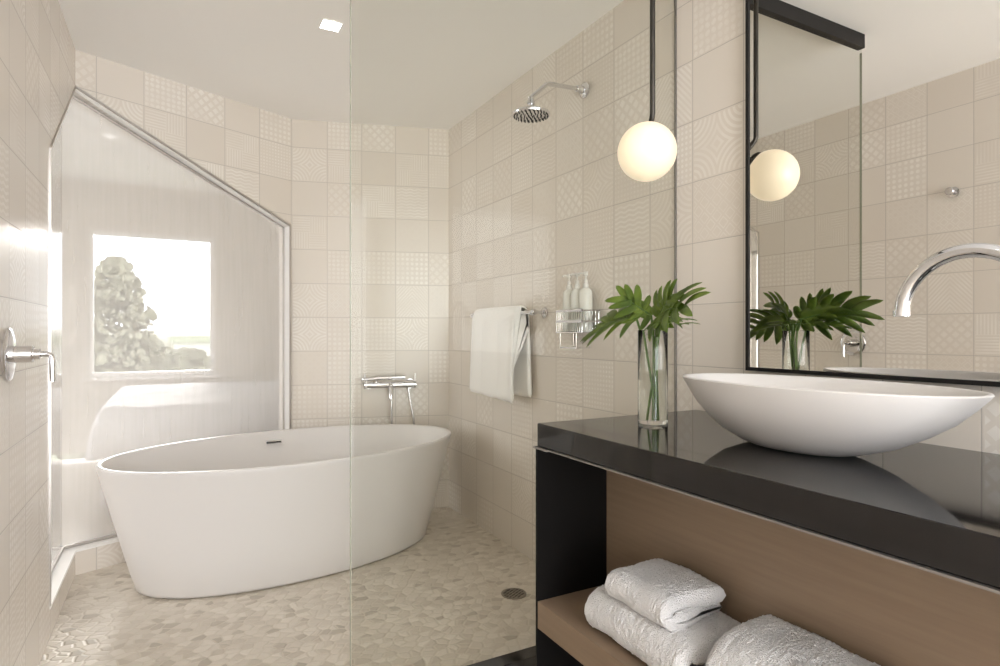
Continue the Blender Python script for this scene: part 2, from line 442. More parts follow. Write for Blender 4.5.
st('floor_bedroom', MB().box(BX0-.15, BX1+.15, BY0-.15, BY1+.15, -.18, -.081), M['vanfloor'])
w2 = bpy.data.objects.new('window_2', None); C.objects.link(w2); w2.location = ((W0+W1)/2, BY1+.05, WB); tag(w2, kind='structure')
f = MB(); t = .045
f.box(W0, W0+t, BY1+.02, BY1+.07, WB, WT).box(W1-t, W1, BY1+.02, BY1+.07, WB, WT).box(W0+t, W1-t, BY1+.02, BY1+.07, WB, WB+t).box(W0+t, W1-t, BY1+.02, BY1+.07, WT-t, WT)
f.build('window_frame', M['quartz'], w2); MB().box(W0+t, W1-t, BY1+.04, BY1+.046, WB+t, WT-t).build('pane', M['winglass'], w2)
MB().box(W0-.06, W1+.06, BY1-.05, BY1+.02, WB-.03, WB).build('window_sill', M['quartz'], w2)
w3 = bpy.data.objects.new('fill_window', None); C.objects.link(w3); w3.location = (BX0-.08, 3.9, .6); tag(w3, kind='structure')  # unseen side window, added to brighten the bedroom
f = MB()
for y0, y1 in ((2.6, 2.66), (3.87, 3.93), (5.14, 5.2)): f.box(BX0-.1, BX0-.05, y0, y1, .6, 2.2)
f.box(BX0-.1, BX0-.05, 2.6, 5.2, .6, .65).box(BX0-.1, BX0-.05, 2.6, 5.2, 2.15, 2.2); f.build('window_frame', M['quartz'], w3)
# bed
bed = thing('bed', 'white made-up bed seen hazily through the woven glass, under the window', 'bed', (.65, 5.6, 0))
MB().box(-.42, 1.65, 4.66, 6.6, .0, .36).build('bed_base', M['greybed'], bed, bevel=.02)
MB().box(-.43, 1.66, 4.65, 6.62, .36, .58).build('mattress', M['bed'], bed, bevel=.05, segs=4, smooth=True)
du = MB(); nx, ny = 60, 50; vs = []
for j in range(ny+1):
    for i in range(nx+1):
        u, v = i/nx, j/ny; x = -.50+2.22*u; y = 4.58+1.95*v
        ex = min(x+.50, 1.72-x, y-4.58, 6.53-y+1); drop = max(0, .09-ex)/.09
        z = .665-.32*drop**2+.012*noise.noise(Vector((x*4, y*4, 0)))+.006*noise.noise(Vector((x*13, y*13, 3)))
        vs.append((x, y, z))
du.add(vs, [(j*(nx+1)+i, j*(nx+1)+i+1, (j+1)*(nx+1)+i+1, (j+1)*(nx+1)+i) for j in range(ny) for i in range(nx)])
d_o = du.build('duvet', M['bed'], bed, smooth=True); sm = d_o.modifiers.new('s', 'SOLIDIFY'); sm.thickness = .05; sm.offset = -1
# ------------------------------------------------------------------ outdoors
gr = MB().box(-60, 60, 8, 160, -6.2, -6).build('ground', M['concrete']); tag(gr, kind='structure')
def tree(name, x, y, z0, top, r, label, seed):
    t_ = thing(name, label, 'tree', (x, y, z0), 'trees outside the bedroom window')
    rnd = random.Random(seed); mb = MB(); hgt = top-z0
    MB().tube([(x, y, z0), (x+.1, y, z0+hgt*.5), (x, y, z0+hgt*.8)], [.22, .15, .06], 10).build('trunk', M['bark'], t_)
    for k in range(3200):
        a = rnd.uniform(0, 2*PI); q = rnd.random(); hh = z0+hgt*(.25+.75*q)
        rad = r*math.sin(PI*min(1, (1.02-q)**.6))*.3+r*(1-q)**.7*.9; rr = rad*rnd.random()**.5
        c = Vector((x+rr*math.cos(a), y+rr*math.sin(a), hh)); s = rnd.uniform(.04, .15)*r/1.4
        n = 7
        ax = Vector((rnd.uniform(-1, 1), rnd.uniform(-1, 1), rnd.uniform(-.3, 1)))
        mb.lathe([(.02*s, -s*.25), (s, 0), (.02*s, s*.3)], c, ax, 6)
    mb.build('crown', M['foliage'], t_)
tree('conifer_tree', -1.12, 15.5, -6, 2.75, 1.25, 'tall dark tree filling the left side of the window view', 3)
tree('conifer_tree', .4, 24, -6, .5, 2.2, 'lower bushy tree further off, right of the tall tree', 5)
tree('conifer_tree', -1.2, 30, -6, .9, 2.6, 'broad tree standing behind the tall tree', 9)
hs = thing('distant_house', 'pale low building on the skyline right of the trees', 'building', (4, 60, -6))
MB().box(0, 9, 58, 66, -6, .4).build('wall', M['housewall'], hs); MB().prism([(-.4, 57.6), (9.4, 57.6), (9.4, 66.4), (-.4, 66.4)], .4, .9).build('roof', M['concrete'], hs)
hill = MB(); rg = []
for yy, hh in ((90, -6), (105, -.5), (120, 1.2), (150, 1.6)):
    rg.append([(x, yy, hh+.5*noise.noise(Vector((x*.06, yy*.05, 0)))*(hh > -6)) for x in range(-60, 61, 4)])
n = len(rg[0]); hill.add([p for r_ in rg for p in r_], [(i*n+k, i*n+k+1, (i+1)*n+k+1, (i+1)*n+k) for i in range(3) for k in range(n-1)])
tag(hill.build('hills', M['foliage'], smooth=True), kind='structure')

# ------------------------------------------------------------------ shower screen
sc = thing('shower_screen', 'fixed clear glass shower screen with black header, from mirror wall to free edge', 'shower screen', (1.0, 1.608, .135))
MB().box(.417, 1.592, 1.603, 1.613, .137, 2.44).build('glass_pane', M['glass'], sc)
MB().box(.411, 1.599, 1.592, 1.624, 2.438, 2.4995).build('header_rail', M['black'], sc, bevel=.001)
MB().box(1.5945, 1.5995, 1.604, 1.613, .137, 2.42).build('wall_channel', M['channel'], sc)
MB().box(.4155, .4168, 1.603, 1.613, .137, 2.42).build('polished_edge', simple('glass_edge', lin(172, 176, 160), rough=.2), sc)

# ------------------------------------------------------------------ bathtub
cx, cy, an, ar, br, ab, bb, hr = .565, 3.225, .143, .872, .50, .725, .355, .582
N = 96
def ring(a, b, h, e=2.03, c=(cx, cy), rot=an, n=N):
    out = []
    for k in range(n):
        t_ = 2*PI*k/n; co, si = math.cos(t_), math.sin(t_)
        u = a*math.copysign(abs(co)**(2/e), co); v = b*math.copysign(abs(si)**(2/e), si)
        out.append((c[0]+u*math.cos(rot)-v*math.sin(rot), c[1]+u*math.sin(rot)+v*math.cos(rot), h))
    return out
L = lambda a, b, t_: a+(b-a)*t_
rs = [ring(ab-.03, bb-.03, .004), ring(ab-.012, bb-.012, .004), ring(ab-.003, bb-.003, .010), ring(ab, bb, .022)]
for t_ in (.1, .25, .4, .55, .7, .85, .95): rs.append(ring(L(ab, ar, t_**.93), L(bb, br, t_**.93), L(.02, hr, t_)))
rs += [ring(ar, br, hr-.008), ring(ar-.001, br-.001, hr-.003), ring(ar-.005, br-.005, hr), ring(ar-.015, br-.015, hr), ring(ar-.02, br-.02, hr-.003), ring(ar-.024, br-.024, hr-.012)]
for t_, h in ((.1, .5), (.25, .4), (.42, .3), (.6, .21), (.8, .15)): rs.append(ring(L(ar-.025, ab-.06, t_), L(br-.025, bb-.06, t_), h))
rs += [ring(ab-.13, bb-.11, .118), ring(ab-.3, bb-.18, .108), ring(.1, .05, .104)]
tub = thing('bathtub', 'white oval freestanding bathtub on the pebble floor', 'bathtub', (cx, cy, 0))
MB().rings(rs).build('tub_body', M['solid'], tub, smooth=True, angle=50)
MB().rings([ring(ab-.028, bb-.028, 0.0), ring(ab-.028, bb-.028, .004)]).build('base_shadow_gap', M['darkhole'], tub)  # near-black strip paints the shadow gap at the tub base
Rz = Matrix.Translation((.505, 3.668, .524)) @ Matrix.Rotation(an, 4, 'Z') @ Matrix.Rotation(-.3, 4, 'X')
MB().box(-.045, .045, -.004, .004, -.009, .009, Rz).build('overflow_plate', M['chrome'], tub, bevel=.001)
Rz = Matrix.Translation((.505, 3.664, .523)) @ Matrix.Rotation(an, 4, 'Z') @ Matrix.Rotation(-.3, 4, 'X')
MB().box(-.04, .04, -.004, .002, -.004, .004, Rz).build('overflow_slot', M['darkhole'], tub)

# ------------------------------------------------------------------ tub filler on the back wall
dB = (P[3]-P[2]).normalized(); nB = -outn(P[2], P[3])          # inward normal
def bw(s, off, h): p = P[2]+dB*s+nB*off; return (p.x, p.y, h)
mxr = thing('bath_mixer', 'chrome wall-mounted bath mixer with hand shower behind the tub', 'tap', bw(.62, 0, .83))
MB().tube([bw(.46, .07, .823), bw(.755, .07, .823)], .022, 16).build('mixer_body', M['chrome'], mxr, smooth=True)
for s_ in (.475, .735):
    MB().tube([bw(s_, .0005, .823), bw(s_, .012, .823)], .03, 20).tube([bw(s_, .012, .823), bw(s_, .07, .823)], .012).build('wall_flange', M['chrome'], mxr, smooth=True)
for s_, d_ in ((.458, -1), (.757, 1)):
    hd = MB().tube([bw(s_, .07, .823), bw(s_+.035*d_*.4, .07, .823)], .024, 16).build('handle', M['chrome'], mxr, smooth=True)
    MB().tube([bw(s_+.008*d_, .07, .84), bw(s_+.008*d_, .07, .895)], .004, 8).build('lever', M['chrome'], hd, smooth=True)
MB().tube([bw(.61, .07, .82), bw(.61, .12, .818), bw(.61, .165, .80), bw(.61, .18, .765), bw(.61, .18, .745)], [.016, .016, .015, .014, .014], 14).build('spout', M['chrome'], mxr, smooth=True)
hs_ = MB().tube([bw(.44, .10, .862), bw(.50, .10, .864), bw(.53, .10, .868), bw(.70, .10, .872)], [.009, .012, .013, .011], 12).tube([bw(.52, .10, .868), bw(.52, .07, .84)], .01).build('hand_shower', M['chrome'], mxr, smooth=True)
MB().lathe([(.001, -.006), (.014, -.006), (.016, 0), (.014, .006), (.001, .006)], bw(.435, .10, .862), (dB.x, dB.y, 0)).build('hand_shower_cradle', M['chrome'], mxr, smooth=True)
hose = [bw(.722, .07, .80), bw(.73, .075, .74), bw(.745, .08, .66), bw(.76, .085, .55), bw(.76, .09, .40), bw(.70, .09, .30), bw(.65, .09, .30), bw(.625, .09, .40), bw(.618, .09, .55), bw(.615, .09, .70), bw(.612, .085, .80)]
def smoothpath(p, n=6):
    p = [Vector(q) for q in p]; out = []
    for i in range(len(p)-1):
        a, b, c, d = p[max(i-1, 0)], p[i], p[i+1], p[min(i+2, len(p)-1)]
        for k in range(n):
            t_ = k/n; out.append(.5*((2*b)+(c-a)*t_+(2*a-5*b+4*c-d)*t_*t_+(3*b-a-3*c+d)*t_**3))
    return out+[p[-1]]
MB().tube(smoothpath(hose), .0065, 10).build('shower_hose', M['chrome'], mxr, smooth=True)

# ------------------------------------------------------------------ rain shower head
sh = thing('rain_shower', 'chrome rain shower head on a bent wall arm', 'shower head', (1.6, 2.157, 2.22))
MB().lathe([(.001, 0.0005), (.034, .0005), (.034, .006), (.028, .012), (.016, .014), (.014, .045), (.001, .045)], (1.6, 2.157, 2.228), (-1, 0, 0)).build('wall_flange', M['chrome'], sh, smooth=True)
MB().tube([(1.57, 2.157, 2.228), (1.45, 2.157, 2.222), (1.408, 2.157, 2.219), (1.396, 2.157, 2.214), (1.34, 2.157, 2.163), (1.327, 2.157, 2.152), (1.32, 2.157, 2.14), (1.32, 2.157, 2.12)], .0095, 14).build('shower_arm', M['chrome'], sh, smooth=True)
MB().lathe([(.001, .075), (.013, .075), (.013, .06), (.017, .056), (.017, .044), (.012, .04), (.014, .03), (.03, .016), (.07, .011), (.079, .008), (.081, .003), (.079, -.003), (.074, -.004), (.001, -.004)], (1.32, 2.157, 2.07), n=48).build('rose', M['chrome'], sh, smooth=True)
nz = MB()
for rr, kk in ((.012, 5), (.028, 10), (.044, 16), (.06, 22), (.071, 26)):
    for k in range(kk):
        a = 2*PI*k/kk+rr*40; nz.tube([(1.32+rr*math.cos(a), 2.157+rr*math.sin(a), 2.066), (1.32+rr*math.cos(a), 2.157+rr*math.sin(a), 2.0615)], .0026, 6)
tag(nz.build('nozzles', M['darkhole'], sh), kind='stuff')

# ------------------------------------------------------------------ towel rail and hanging towel
tr = thing('towel_rail', 'chrome towel rail on the shower wall under the towel', 'towel rail', (1.6, 2.8, 1.25))
BXr = 1.531
MB().tube([(BXr, 2.465, 1.254), (BXr, 3.17, 1.254)], .0095, 16).build('rail_bar', M['chrome'], tr, smooth=True)
for y_ in (2.483, 3.15):
    p = MB().tube([(BXr+.002, y_, 1.254), (1.585, y_, 1.254)], .008, 12)
    p.lathe([(.001, .0005), (.026, .0005), (.026, .006), (.018, .012), (.001, .013)], (1.6, y_, 1.254), (-1, 0, 0))
    p.lathe([(.001, -.014), (.014, -.014), (.0155, -.01), (.0155, .01), (.014, .014), (.001, .014)], (BXr, y_, 1.254), (0, 1, 0)).build('rail_post', M['chrome'], tr, smooth=True)

def sheet(path, wid, y0, y1, thick, m, shift=lambda s, v: (0, 0, 0), nn=(.0015, 60), low=(.003, 9), rnd_end=.5, seed=0, taper=None):
    """thick rounded sheet: path in xz, swept along y"""
    pts = [Vector((p[0], 0, p[1])) for p in path]; n = len(pts)
    nor = []
    for i in range(n):
        t_ = (pts[min(i+1, n-1)]-pts[max(i-1, 0)]).normalized(); nor.append(Vector((-t_.z, 0, t_.x)))
    rings_ = []
    L_ = y1-y0
    for j in range(m+1):
        v = j/m; y = y0+L_*v
        # round the cloth edge
        d_ = min(v, 1-v)*L_; r_ = thick*rnd_end; fth = math.sqrt(max(0, 1-(1-min(1, d_/r_))**2))*.96+.04
        loop = []
        for side in (1, -1):
            idx = range(n) if side == 1 else range(n-1, -1, -1)
            for i in idx:
                s_ = i/(n-1); de = min(i, n-1-i)/(n-1)*wid; fe = math.sqrt(max(0, 1-(1-min(1, de/(thick*.5)))**2))*.97+.03
                p = pts[i]+nor[i]*side*thick/2*fth*fe
                sx, sy, sz = shift(s_, v)
                q = Vector((p.x+sx, y+sy, p.z+sz))
                nv = noise.noise(q*low[1]+Vector((seed, 0, 0)))*low[0]+noise.noise(q*nn[1])*nn[0]+noise.noise(q*nn[1]*2.3)*nn[0]*.6
                q += nor[i]*side*nv; q.y += noise.noise(q*20+Vector((5, seed, 1)))*.002
                loop.append(q)
        rings_.append(loop)
    return MB().rings(rings_)
# draped towel path: front bottom, over the bar, back bottom
path = [(1.492, .822+.43*i/26) for i in range(26)]
path += [(1.531+.0275*math.cos(PI-PI*i/10)-0.004*(1-i/10)*0, 1.254+.0275*math.sin(PI-PI*i/10)) for i in range(11)]
path += [(1.5635, 1.25-.42*i/26) for i in range(1, 27)]
# front sheet leans out slightly
path = [(x-(.012*(1.25-z)/.43 if x < 1.53 else 0), z) for x, z in path]
path = [((x if x > 1.5035 or z > 1.26 else x+.006), z) for x, z in path]
def shf(s_, v):
    y = -.045*max(0, (s_-.45)/.55)**.6 if s_ > .45 else 0
    z = -.02*(1-v)*max(0, 1-s_*3) if s_ < .33 else 0
    x = .006*math.sin(v*9)*(1 if s_ < .4 else .3)*min(1, abs(s_-.5)*5)
    if s_ < .45: x -= .012*(1-v)**6*min(1, (.45-s_)*4)
    return (-abs(x) if s_ < .45 else x*.5, y+.012*(s_ < .4)*(1-s_*2.5)*(v-.5)*2, z)
tw = sheet(path, .92, 2.6, 3.075, .020, 60, shf, nn=(.0006, 70), low=(.002, 7), seed=3).build('hanging_towel', M['cotton'], smooth=True, angle=80)
tag(tw, 'white towel draped over the chrome rail on the shower wall', 'towel')

# ------------------------------------------------------------------ caddy and bottles
cd = thing('shower_caddy', 'chrome wire caddy on the shower wall holding three bottles', 'shower caddy', (1.6, 2.145, 1.157))
CX0, CX1, CY0, CY1 = 1.502, 1.596, 2.047, 2.243
b_ = MB()
for h_ in (1.249, 1.203):
    b_.box(CX0, CX0+.004, CY0, CY1, h_-.006, h_+.006).box(CX0, CX1, CY0, CY0+.003, h_-.003, h_+.003).box(CX0, CX1, CY1-.003, CY1, h_-.003, h_+.003).box(CX1-.002, CX1+.002, CY0, CY1, h_-.003, h_+.003)
b_.build('basket_rail', M['chrome'], cd)
w_ = MB()
for k in range(13):
    y_ = CY0+.004+(CY1-CY0-.008)*k/12; w_.tube([(CX0+.003, y_, 1.157), (CX0+.003, y_, 1.249)], .0013, 6)
for k in range(6):
    x_ = CX0+.004+(CX1-CX0-.008)*k/5
    w_.tube([(x_, CY0+.0015, 1.157), (x_, CY0+.0015, 1.249)], .0013, 6).tube([(x_, CY1-.0015, 1.157), (x_, CY1-.0015, 1.249)], .0013, 6)
tag(w_.build('basket_wires', M['chrome'], cd), kind='stuff')
MB().box(CX0, CX1, CY0, CY1, 1.153, 1.157).build('basket_floor', M['chrome'], cd)
lo = MB()
for y_ in (CY0+.07, CY1-.004): lo.tube([(1.596, y_, 1.153), (1.596, y_, 1.088), (1.524, y_, 1.088), (1.524, y_, 1.153)], .0025, 6)
lo.box(1.521, 1.525, CY0+.07, CY1-.004, 1.084, 1.092).build('lower_bracket', M['chrome'], cd)
def bottle(y, label):
    t_ = thing('soap_bottle', label, 'bottle', (1.549, y, 1.157), 'pump bottles in the wire caddy')
    MB().lathe([(.001, 0), (.025, 0), (.0285, .004), (.0285, .165), (.026, .177), (.018, .186), (.012, .189), (.001, .189)], (1.549, y, 1.1572)).build('bottle_body', M['bottle'], t_, smooth=True)
    pm = MB().lathe([(.001, .187), (.0125, .187), (.0125, .207), (.008, .209), (.008, .225), (.0035, .227), (.0035, .243), (.001, .243)], (1.549, y, 1.1572), n=18)
    pm.lathe([(.001, .241), (.010, .241), (.010, .256), (.008, .259), (.001, .259)], (1.549, y, 1.1572), n=18).tube([(1.549, y, 1.408), (1.515, y-.006, 1.408), (1.508, y-.007, 1.401)], .0038, 8)
    pm.build('pump', M['pump'], t_, smooth=True)
    return t_
bot = bottle(2.083, 'milky pump bottle in the wire caddy, nearest the plant')
def dup(root, loc, label):
    r = root.copy(); C.objects.link(r); r.location = loc; r['label'] = label
    for ch in root.children:
        c_ = ch.copy(); C.objects.link(c_); c_.parent = r
    return r
dup(bot, (1.549, 2.145, 1.157), 'milky pump bottle in the wire caddy, middle of the three')
dup(bot, (1.549, 2.206, 1.157), 'milky pump bottle in the wire caddy, nearest the towel')

# ------------------------------------------------------------------ left wall shower valve, robe hook
VY, VZ = 2.14, 1.093
vl = thing('shower_valve', 'chrome shower valve with round plate and hanging lever, left tiled wall', 'tap', (-.413, VY, VZ))
MB().lathe([(.001, .0005), (.074, .0005), (.075, .006), (.071, .010), (.05, .012), (.001, .012)], (-.413, VY, VZ), (1, 0, 0), 48).build('escutcheon', M['chrome'], vl, smooth=True)
MB().lathe([(.001, .012), (.024, .012), (.024, .058), (.022, .06), (.015, .06), (.015, .075), (.001, .075)], (-.413, VY, VZ), (1, 0, 0), 32).build('valve_body', M['chrome'], vl, smooth=True)
MB().tube([(-.34, VY, VZ), (-.322, VY, VZ), (-.312, VY-.002, VZ-.004), (-.309, VY-.004, VZ-.014), (-.308, VY-.006, VZ-.08)], [.008, .008, .008, .0075, .0075], 12).build('lever', M['chrome'], vl, smooth=True)
hk = thing('robe_hook', 'small round chrome robe hook high on the left wall, seen in mirror', 'hook', (-.413, 1.615, 1.885))
MB().lathe([(.001, .0005), (.026, .0005), (.026, .006), (.013, .009), (.001, .01)], (-.413, 1.615, 1.885), (1, 0, 0), 28).build('wall_flange', M['chrome'], hk, smooth=True)
MB().lathe([(.011, .008), (.011, .036), (.02, .038), (.02, .048), (.017, .051), (.001, .051)], (-.413, 1.615, 1.885), (1, 0, 0), 28).build('peg', M['chrome'], hk, smooth=True)

# ------------------------------------------------------------------ floor drain
dr = thing('floor_drain', 'round dark metal drain set in the pebble floor', 'drain', (1.318, 2.30, 0))
MB().lathe([(.001, .0005), (.05, .0005), (.05, .002), (.001, .002)], (1.318, 2.30, 0), n=32).build('drain_pan', M['darkhole'], dr)
q = MB().lathe([(.048, .0005), (.056, .0005), (.056, .004), (.048, .004)], (1.318, 2.30, 0), n=40, closed=True)
for k in range(-3, 4):
    o_ = k*.0145; w2_ = math.sqrt(.049**2-o_**2)
    q.box(-w2_, w2_, o_-.0034, o_+.0034, .0022, .0042, Matrix.Translation((1.318, 2.30, 0)) @ Matrix.Rotation(.5, 4, 'Z'))
    if k % 2 == 0: q.box(o_-.0022, o_+.0022, -w2_, w2_, .0022, .004, Matrix.Translation((1.318, 2.30, 0)) @ Matrix.Rotation(.5, 4, 'Z'))
q.build('drain_grate', M['drain'], dr)

# ------------------------------------------------------------------ recessed ceiling lights
def downlight(x, y, label, power):
    t_ = thing('recessed_light', label, 'ceiling light', (x, y, H), 'square recessed ceiling lights')
    s_ = .045
    f_ = MB().box(x-s_, x-s_+.006, y-s_, y+s_, H-.004, H-.0005).box(x+s_-.006, x+s_, y-s_, y+s_, H-.004, H-.0005).box(x-s_+.006, x+s_-.006, y-s_, y-s_+.006, H-.004, H-.0005).box(x-s_+.006, x+s_-.006, y+s_-.006, y+s_, H-.004, H-.0005)
    f_.build('light_frame', M['ceil'], t_); MB().box(x-s_+.006, x+s_-.006, y-s_+.006, y+s_-.006, H-.0025, H-.0005).build('diffuser', M['diffuser'], t_)
downlight(.602, 2.659, 'small square recessed light in the ceiling above the tub', 2.5)
downlight(.25, .6, 'small square fill light added in the ceiling over the vanity floor', 4)  # out-of-view ceiling lamp added as interior fill

# ------------------------------------------------------------------ pendant lamp
GX, GY, GZ = 1.2827, 1.4116, 1.712
pl = thing('pendant_lamp', 'opal glass globe lamp hanging on a dark rod by the mirror', 'lamp', (GX, GY, GZ))
RX, RY = 1.3315, 1.4396
nd = Vector((.45, .60, .56)).normalized(); G = Vector((GX, GY, GZ)); dc = G+nd*.083
bpts = [Vector((RX, RY, 2.49)), Vector((RX, RY, 1.85)), Vector((RX+.001, RY+.003, 1.838)), Vector((1.3535, 1.494, 1.772)), Vector((1.3535, 1.495, 1.762)), dc+nd*.004]
MB().tube(bpts, .0085, 14).build('rod', M['bronze'], pl, smooth=True)
MB().lathe([(.001, 0), (.05, 0), (.05, .02), (.001, .02)], (RX, RY, 2.4795), n=32).build('canopy', M['bronze'], pl, smooth=True)
MB().lathe([(.001, .012), (.034, .012), (.045, .004), (.047, -.004), (.045, -.009), (.001, -.008)], dc, nd, 32).build('cap', M['bronze'], pl, smooth=True)
prof = [(max(.0005, 0.0895*math.sin(PI*i/32)), -0.0895*math.cos(PI*i/32)) for i in range(33)]
MB().lathe(prof, G, n=48).build('globe', M['lamp'], pl, smooth=True, angle=80)

# ------------------------------------------------------------------ mirror
MXF = 1.574
mr = thing('wall_mirror', 'large black framed mirror on the tiled wall above the basin', 'mirror', (1.6, .5, 1.04))
my0, my1, mz0, mz1 = -.35, 1.283, 1.036, 2.38
MB().box(MXF, MXF+.004, my0+.01, my1-.01, mz0+.01, mz1-.01).build('mirror_glass', M['mirror'], mr)
t = .011
MB().box(MXF-.004, 1.5995, my1-t, my1, mz0, mz1).box(MXF-.004, 1.5995, my0, my0+t, mz0, mz1).box(MXF-.004, 1.5995, my0+t, my1-t, mz0, mz0+t).box(MXF-.004, 1.5995, my0+t, my1-t, mz1-t, mz1).build('mirror_frame', M['black'], mr)

# ------------------------------------------------------------------ vanity
VY0, VY1 = -.35, 1.512
va = thing('vanity_unit', 'open vanity unit with black side panel, brown wood back and shelf', 'cabinet', (1.25, .58, 0))
for y0_, y1_ in ((1.505, 1.514), (VY0, VY0+.026)): MB().box(.942, 1.598, y0_, y1_, 0, .8115).build('side_panel', M['blackwood'], va, bevel=.001)
MB().box(.943, 1.199, VY0+.027, 1.5045, .281, .361).build('shelf', M['wood'], va, bevel=.0015)
MB().box(1.2, 1.22, VY0+.027, 1.5045, .281, .8115).build('back_panel', M['wood'], va)
MB().box(1.2, 1.22, VY0+.027, 1.5045, 0, .2805).build('plinth_panel', M['blackwood'], va)
MB().box(.9415, .953, VY0, 1.512, .8135, .8175).box(.936, .95, 1.445, 1.518, .8118, .8175).build('metal_trim', M['channel'], va)
ct = MB().box(.946, 1.598, VY0, VY1, .818, .886).build('countertop', M['stone'], bevel=.003, segs=2)
tag(ct, 'thick glossy black stone countertop under the white vessel basin', 'countertop')

# basin
bx, by, bz = 1.272, .865, .886
def br_(a, b, h): return ring(a, b, h, 2.08, (bx, by+.028*max(0, 1-(h-bz)/.152)**1.5), PI/2, 96)
RA, RB = .343, .178
pr = [(0, .29, .34), (.015, .345, .40), (.07, .44, .49), (.2, .59, .62), (.4, .735, .76), (.6, .85, .87), (.8, .93, .94), (.93, .978, .98), (1, 1, 1)]
HB = .152
rs = [br_(.02, .01, bz+.0003)]+[br_(RA*ka, RB*kb, bz+.0003+HB*t_) for t_, ka, kb in pr]
rs += [br_(RA-.003, RB-.003, bz+HB+.003), br_(RA-.010, RB-.008, bz+HB+.003), br_(RA-.013, RB-.011, bz+HB)]
for t_, ka, kb in reversed(pr[2:-1]): rs.append(br_(RA*ka-.014, RB*kb-.012, bz+.02+(HB-.02)*t_))
rs += [br_(RA*.4, RB*.4, bz+.018), br_(.02, .01, bz+.016)]
bs = thing('vessel_basin', 'white boat-shaped vessel basin on the black countertop', 'basin', (bx, by, bz))
MB().rings(rs).build('basin_bowl', M['solid'], bs, smooth=True, angle=60)
MB().lathe([(.001, .0175), (.022, .0175), (.024, .02), (.02, .023), (.001, .024)], (bx, by+.025, bz), n=28).build('drain_cover', M['chrome'], bs, smooth=True)

# faucet: swan neck
fx, ty = 1.22, .64; R_ = .109; z0 = 1.18
fa = thing('basin_faucet', 'tall chrome swan-neck faucet arching over the basin', 'tap', (fx, ty-2*R_, .886))
pts = [(fx, ty-2*R_, .90), (fx, ty-2*R_, 1.05)]+[tuple(p) for p in arc((fx, ty-R_, z0+.008), R_, PI, 0, (0, 1, 0), (0, 0, 1), 28)]+[(fx, ty, 1.188)]
MB().tube(pts, .0128, 20).build('spout', M['chrome'], fa, smooth=True)
MB().lathe([(.001, .0005), (.028, .0005), (.028, .004), (.02, .008), (.02, .10), (.0135, .104), (.001, .104)], (fx, ty-2*R_, .886), n=32).build('faucet_body', M['chrome'], fa, smooth=True)
MB().lathe([(.0135, .0), (.0145, .001), (.0145, .012), (.001, .012)], (fx, ty, 1.184), n=24).build('spout_tip', M['chrome'], fa, smooth=True)
MB().tube([(fx, ty-2*R_-.02, .955), (fx, ty-2*R_-.045, .96), (fx-.005, ty-2*R_-.10, .975)], [.008, .006, .005], 10).build('lever', M['chrome'], fa, smooth=True)

# ------------------------------------------------------------------ vase and leaves
vx, vy, vz = 1.245, 1.345, .886
vs_ = thing('glass_vase', 'clear cylindrical glass vase holding cut leaves, on the black countertop', 'vase', (vx, vy, vz))
r0 = .0437
MB().lathe([(.001, .0005), (r0-.002, .0005), (r0, .003), (r0, .274), (r0-.001, .2755), (r0-.002, .274), (r0-.002, .012), (.001, .011)], (vx, vy, vz), n=48).build('vase_wall', M['vase'], vs_, smooth=True)
MB().lathe([(.001, .0125), (r0-.0024, .0125), (r0-.0024, .196), (.001, .196)], (vx, vy, vz), n=48).build('water', M['water'], vs_, smooth=True)

